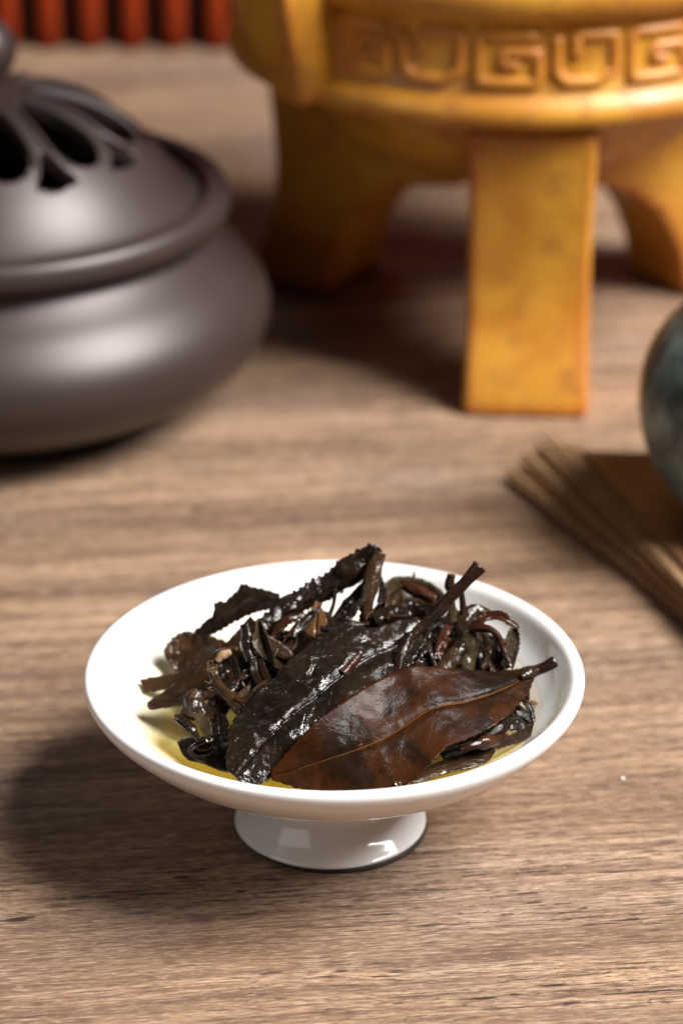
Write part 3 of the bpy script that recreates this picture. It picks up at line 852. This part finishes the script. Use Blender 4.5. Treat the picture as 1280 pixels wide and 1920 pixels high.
bead_m = NT("clear_bead")
bead_m.b.inputs["Transmission Weight"].default_value = 1.0
bead_m.b.inputs["Roughness"].default_value = 0.02
bead_m.b.inputs["IOR"].default_value = 1.33
bead_m.b.inputs["Base Color"].default_value = (0.9, 0.85, 0.7, 1)
for (px, py, Y, rad_), lab in zip([(746, 1468, -3.02, .05), (457, 1466, -2.92, .06), (392, 1386, -1.98, .055), (984, 1356, -.95, .05)],
                                  ["clear tea droplet at the lower edge of the large front leaf", "clear tea droplet at the bottom tip of the broad dark leaf",
                                   "clear tea droplet on the lower left knot of leaves", "clear tea droplet on the folded leaf right of the front leaf"]):
    c = aty(px, py, Y)
    prof_d = [(max(.001, rad_ * math.sin(a)), .8 * rad_ * math.cos(a)) for a in np.linspace(math.pi, 0, 14)]
    V, F = lathe(prof_d, 20, c)
    tag(fix_normals(mesh_obj("tea_droplet", V, F, bead_m.m)), lab, "droplet", "droplets on the wet leaves")

c = atz(1165, 1460, 0.02)
V, F = lathe([(.001, -.02), (.03, -.01), (.045, .005), (.025, .015), (.001, .02)], 9, c)
V = [(x + .02 * math.sin(17 * y), y + .02 * math.cos(23 * x), z) for x, y, z in V]
tag(fix_normals(mesh_obj("crumb", V, F, M['china'])), "tiny white crumb on the bare wood right of the dish", "crumb")

# ------------------------------------------------------------------ incense pot (left)
PX, PY = -8.1, 19.5
pot = empty("incense_pot", (PX, PY, 0))
tag(pot, "round brown-grey incense pot with a pierced domed lid and knob at the left", "incense burner")
body = [(0.001, 0.12), (3.2, 0.12), (3.7, 0.03), (3.85, 0.12), (4.1, 0.42), (4.9, 0.62), (5.6, 0.92), (6.2, 1.4), (6.52, 1.95), (6.56, 2.45), (6.38, 2.95), (6.0, 3.45), (5.55, 3.85), (5.3, 4.1), (5.2, 4.3), (5.22, 4.7)]
V, F = lathe(prof_spline(body, 90), 128, (PX, PY, 0))
fix_normals(mesh_obj("body", V, F, M['pot'], pot, origin=(PX, PY, 0)))
ring = [(5.15, 4.5), (5.5, 4.53), (5.66, 4.68), (5.68, 4.92), (5.58, 5.14), (5.36, 5.22), (5.16, 5.18), (5.06, 5.0), (5.02, 4.6), (5.15, 4.5)]
V, F = lathe(prof_spline(ring, 50), 128, (PX, PY, 0))
fix_normals(mesh_obj("rim", V, F, M['pot'], pot, origin=(PX, PY, 0)))
lid_p = [(5.0, 4.98), (4.75, 5.15), (4.4, 5.5), (3.95, 6.05), (3.35, 6.6), (2.5, 7.08), (1.5, 7.38), (0.7, 7.5), (0.001, 7.52)]
lp = prof_spline(lid_p, 60)
lid_z = lambda r: float(np.interp(r, [p[0] for p in lp][::-1], [p[1] for p in lp][::-1]))
inner_l = [(max(r - 0.12, 0.001), z - 0.26) for r, z in lp[::-1]]
V, F = lathe(lp + inner_l + [lp[0]], 128, (PX, PY, 0))
lid = fix_normals(mesh_obj("lid", V, F, M['pot'], pot, origin=(PX, PY, 0)))
NH = 11
LID_PHASE = math.radians(-73)


def prism(outline, cx, cy):
    n = len(outline)
    V = [(x + cx, y + cy, 4.6) for x, y in outline] + [(x + cx, y + cy, 9.0) for x, y in outline]
    F = [tuple(range(n - 1, -1, -1)), tuple(range(n, 2 * n))] + [(i, (i + 1) % n, n + (i + 1) % n, n + i) for i in range(n)]
    return V, F


CV, CF = [], []
ridges = []
for k in range(NH):
    a = LID_PHASE + 2 * math.pi * k / NH
    ca, sa = math.cos(a), math.sin(a)
    tear = []
    for i in range(28):
        s = 2 * math.pi * i / 28
        rr_ = 2.45 - 1.15 * math.cos(s)
        wv = 0.80 * math.sin(s) * (0.25 + 0.75 * (rr_ - 1.3) / 2.3)
        tear.append((rr_ * ca - wv * sa, rr_ * sa + wv * ca))
    v, f = prism(tear, PX, PY)
    CF += [tuple(i + len(CV) for i in q) for q in f]; CV += v
    a2 = a + math.pi / NH
    ca, sa = math.cos(a2), math.sin(a2)
    tri = [(3.0, 0), (3.72, .52), (3.82, .26), (3.85, 0), (3.82, -.26), (3.72, -.52)]
    v, f = prism([(r * ca - q * sa, r * sa + q * ca) for r, q in tri], PX, PY)
    CF += [tuple(i + len(CV) for i in q) for q in f]; CV += v
    ridges.append((a, a2))
cut = fix_normals(mesh_obj("cutter", CV, CF, None, None, origin=(PX, PY, 0), smooth=False))
cut.location = Vector((PX * S, PY * S, 0))
bpy.context.view_layer.update()
bm_ = lid.modifiers.new("holes", 'BOOLEAN')
bm_.operation = 'DIFFERENCE'
bm_.object = cut
bm_.solver = 'EXACT'
bpy.context.view_layer.update()
dg = bpy.context.evaluated_depsgraph_get()
nm = bpy.data.meshes.new_from_object(lid.evaluated_get(dg))
lid.modifiers.clear()
lid.data = nm
bpy.data.objects.remove(cut)
# raised ribs beside each opening
for k, (a, a2) in enumerate(ridges):
    for sgn in (-1, 1):
        pts = []
        for i in range(15):
            s = i / 14
            r_ = 1.1 + 2.5 * s
            q = sgn * (0.16 + 0.66 * s ** 0.9) * (1.0 if s < .8 else 1 - (s - .8) * 1.2)
            x, y = r_ * math.cos(a) - q * math.sin(a), r_ * math.sin(a) + q * math.cos(a)
            pts.append((PX + x, PY + y, lid_z(math.hypot(x, y)) - 0.005))
        V, F = tube(np.array(pts), np.interp(np.arange(15), [0, 4, 11, 14], [.05, .08, .075, .02]), 8)
        mesh_obj("rib", V, F, M['pot'], lid)
knob_p = [(0.001, 9.2), (0.45, 9.12), (0.8, 8.85), (0.95, 8.45), (0.86, 8.05), (0.6, 7.78), (0.45, 7.6), (0.55, 7.48), (0.9, 7.4)]
V, F = lathe(prof_spline(knob_p, 40), 48, (PX, PY, 0))
fix_normals(mesh_obj("knob", V, F, M['pot'], lid, origin=(PX, PY, 7.5)))

# ------------------------------------------------------------------ yellow tripod censer
DX, DY = 4.35, 24.9
ding = empty("tripod_censer", (DX, DY, 0))
tag(ding, "yellow-glazed tripod censer with a raised key-pattern band and broad flat legs", "incense burner")
bowl_p = [(0.001, 4.1), (1.8, 4.2), (3.2, 4.55), (4.3, 5.2), (5.0, 6.0), (5.45, 6.8), (5.55, 7.2)]
V, F = lathe(prof_spline(bowl_p, 50), 128, (DX, DY, 0))
fix_normals(mesh_obj("bowl", V, F, M['yellow'], ding, origin=(DX, DY, 0)))
V, F = lathe([(6.5, 6.9), (6.78, 6.92), (6.98, 7.06), (7.02, 7.3), (6.94, 7.52), (6.78, 7.66)] + [(6.74, 7.7), (6.74, 9.3), (6.80, 9.36), (7.05, 9.5), (7.2, 9.75), (7.22, 10.1), (7.05, 10.5), (6.85, 10.8), (6.85, 12.2), (7.2, 12.5), (7.2, 12.9), (6.5, 12.95), (6.2, 12.0), (5.6, 7.2), (5.62, 6.95), (6.5, 6.9)], 160, (DX, DY, 0))
bd = fix_normals(mesh_obj("band", V, F, M['band'], ding, origin=(DX, DY, 0)))


def on_band(u, z, r):
    """u: cm along the band from the front; the front faces the camera"""
    a = -math.pi / 2 + u / 6.74
    return np.array([DX + r * math.cos(a), DY + r * math.sin(a), z])


KV = 0.9
KEY_A = [[(.62, .62), (-.62, .62), (-.62, -.55), (.62, -.55), (.62, .2), (-.12, .2), (-.12, -.12), (.22, -.12)]]
KEY_B = [[(-.62, .62), (-.62, -.3), (-.4, -.55), (.3, -.55), (.62, -.3), (.62, .62), (-.22, .62), (-.22, .1)]]
pitch = 1.72
for k in range(-5, 6):
    for path in (KEY_A if k % 2 == 0 else KEY_B):
        line = []
        for i in range(len(path) - 1):
            for s in np.linspace(0, 1, 7)[(0 if i == 0 else 1):]:
                x = path[i][0] * (1 - s) + path[i + 1][0] * s
                z = path[i][1] * (1 - s) + path[i + 1][1] * s
                line.append(on_band(k * pitch - .56 + x * 1.06, 8.5 + z * KV, 6.71))
        V, F = tube(np.array(line), np.full(len(line), .15), 8)
        fix_normals(mesh_obj("key_motif", V, F, M['band'], bd))


def leg(azim, turn=0.0, name="leg"):
    outer_ = prof_spline([(6.88, 0.0), (6.86, 0.25), (6.56, 1.2), (6.25, 2.1), (6.12, 3.1), (6.2, 4.4), (6.32, 5.6), (6.45, 6.75)], 14)
    inner_ = prof_spline([(4.4, 6.75), (2.6, 5.6), (1.2, 4.6), (0.6, 3.9), (0.8, 3.5), (1.7, 3.42), (2.7, 3.12), (3.5, 2.5), (4.05, 1.7), (4.4, 0.8), (4.55, 0.0)], 20)
    side = outer_ + inner_
    hw = [1.46 - .05 * math.sin(math.pi * i / 13) for i in range(14)] + list(np.interp(np.linspace(0, 1, 20), [0, .35, .5, .65, 1], [1.46, 1.3, 1.2, 1.34, 1.42]))
    rad = (math.cos(azim), math.sin(azim)); tan = (-rad[1], rad[0])
    V = []
    for s in (-1, 1):
        for (r, z), h in zip(side, hw):
            V.append((DX + r * rad[0] + s * h * tan[0], DY + r * rad[1] + s * h * tan[1], z))
    n = len(side)
    F = [(i, (i + 1) % n, n + (i + 1) % n, n + i) for i in range(n)]
    if turn:
        cx, cy = DX + 5.6 * rad[0], DY + 5.6 * rad[1]
        ct, st_ = math.cos(turn), math.sin(turn)
        V = [(cx + (x - cx) * ct - (y - cy) * st_, cy + (x - cx) * st_ + (y - cy) * ct, z) for x, y, z in V]
    o = mesh_obj(name, V, F + [tuple(range(n - 1, -1, -1)), tuple(range(n, 2 * n))], M['yellow'], ding, smooth=False)
    fix_normals(o)
    bm = bmesh.new(); bm.from_mesh(o.data)
    bmesh.ops.triangulate(bm, faces=[f for f in bm.faces if len(f.verts) > 4])
    bm.to_mesh(o.data); bm.free()
    bevel(o, 0.20, 4, 50)
    o.data.polygons.foreach_set("use_smooth", [True] * len(o.data.polygons))
    return o


leg(math.radians(-88.8), math.radians(-5))
leg(math.radians(29))
leg(math.radians(149))


def ear(azim):
    """thick lug whose flat outer face narrows to a point below"""
    rad = np.array((math.cos(azim), math.sin(azim), 0)); tan = np.array((-rad[1], rad[0], 0)); up = np.array((0, 0, 1.0))
    c = np.array((DX, DY, 0.0))
    rows = [(6.3, 7.25, .9), (7.2, 6.95, .5), (7.45, 7.1, .32), (7.62, 7.7, .5), (7.95, 8.6, .85), (8.4, 10.0, 1.1), (8.6, 11.6, 1.2), (9.1, 13.4, 1.2), (8.9, 14.6, 1.15), (8.1, 14.7, 1.1), (7.7, 13.0, 1.1), (7.2, 11.2, 1.1), (6.3, 10.6, 1.1)]
    V = []
    for s in (-1, 1):
        for r, z, h in rows: V.append(c + rad * r + up * z + tan * s * h)
    n = len(rows)
    F = [(i, (i + 1) % n, n + (i + 1) % n, n + i) for i in range(n)] + [tuple(range(n - 1, -1, -1)), tuple(range(n, 2 * n))]
    o = mesh_obj("ear", V, F, M['yellow'], ding, smooth=False)
    fix_normals(o)
    bm = bmesh.new(); bm.from_mesh(o.data)
    bmesh.ops.triangulate(bm, faces=[f for f in bm.faces if len(f.verts) > 4])
    bm.to_mesh(o.data); bm.free()
    bevel(o, 0.2, 3, 40)
    o.data.polygons.foreach_set("use_smooth", [True] * len(o.data.polygons))


ear(math.radians(-90 - 48))
ear(math.radians(-90 + 132))

# ------------------------------------------------------------------ book at the right
BC = np.array([3.72, 14.3, 0.0])          # left corner
e1 = np.array([0.425, -0.905, 0.0])       # along the near long edge
e2 = np.array([0.992, -0.125, 0.0])       # across
book = empty("book", tuple(BC + e1 * 7 + e2 * 5))
tag(book, "old dark brown book with fanned tan page edges lying beneath the glazed jar", "book")


def sheet(name, corners, z0, z1, mat, bev=0.02):
    n = len(corners)
    V = [tuple(BC + e1 * a + e2 * b + np.array([0, 0, z])) for z in (z0, z1) for a, b in corners]
    F = [tuple(range(n - 1, -1, -1)), tuple(range(n, 2 * n))] + [(k, (k + 1) % n, n + (k + 1) % n, n + k) for k in range(n)]
    o = fix_normals(mesh_obj(name, V, F, mat, book, smooth=False))
    bevel(o, bev, 2)
    return o


sheet("cover", [(-.05, .12), (15, .0), (15, 10.5), (.3, 10.5)], 0.005, 0.13, M['cover'], .03)
rb = random.Random(4)
NP = 8
for k in range(NP):
    t = k / (NP - 1)
    a0, b0 = -.14 - 1.2 * t ** 1.3 + rb.uniform(-.08, .08), .11 + 1.28 * t ** 1.2 + rb.uniform(-.06, .06)
    nb = .09 + rb.uniform(-.03, .05)
    b1 = nb + (nb - b0) / (7.2 - a0) * 7.8
    z = .14 + .084 * k
    sheet("page", [(a0, b0), (15, b1), (15, 10.4), (.15, 10.4), (.02, 2.25)], z, z + (.05 if k % 3 == 2 else .074), M['page'] if k % 3 != 2 else M['cover'], .012)
sheet("cover", [(-.10, 1.72), (15, -1.02), (15, 10.5), (-.4, 10.5)], 0.815, 0.92, M['cover'], .03)

# ------------------------------------------------------------------ glazed jar on the book
JX, JY, JZ = 9.45, 11.2, 0.925
jar = empty("jar", (JX, JY, JZ))
tag(jar, "round mottled dark green glazed jar standing on the old brown book", "jar")
jb = [(0.001, 0.02), (1.7, 0.0), (2.1, 0.1), (2.6, 0.6), (3.0, 1.3), (3.18, 2.0), (3.21, 2.6), (3.1, 3.25), (2.75, 3.9), (2.3, 4.3), (2.05, 4.45)]
V, F = lathe(prof_spline(jb, 60), 96, (JX, JY, JZ))
fix_normals(mesh_obj("body", V, F, M['jar'], jar, origin=(JX, JY, JZ)))
jl = [(2.0, 4.4), (2.02, 4.62), (2.14, 4.72), (2.1, 4.82), (1.9, 4.8), (1.8, 4.5), (1.8, 3.8), (0.001, 3.8)]
V, F = lathe(prof_spline(jl, 40), 96, (JX, JY, JZ))
fix_normals(mesh_obj("lip", V, F, M['jar'], jar, origin=(JX, JY, JZ)))

# ------------------------------------------------------------------ red slatted screen behind
scr = empty("slatted_screen", (0, 50.5, 0))
tag(scr, "red upright slatted screen standing behind the table objects at the back", "screen")
slat_me = None
pitch_s = 1.385
for k in range(-20, 24):
    x = -10.95 + 0.0 + k * pitch_s + 10 * 0
    if slat_me is None:
        P = np.array([(x, 49.35, z) for z in np.linspace(0.02, 22, 24)])
        V, F = tube(P, np.full(24, 0.37), 20)
        o = mesh_obj("slat", V, F, M['red'], scr)
        slat_me = o
    else:
        o = slat_me.copy()
        col.objects.link(o)
        o.parent = scr
        o.location = slat_me.location + Vector(((k + 20) * pitch_s * S, 0, 0))
bk = slab("backing_board", -42, 42, 50.0, 50.6, 0.01, 22, M['backwood'], parent=scr)
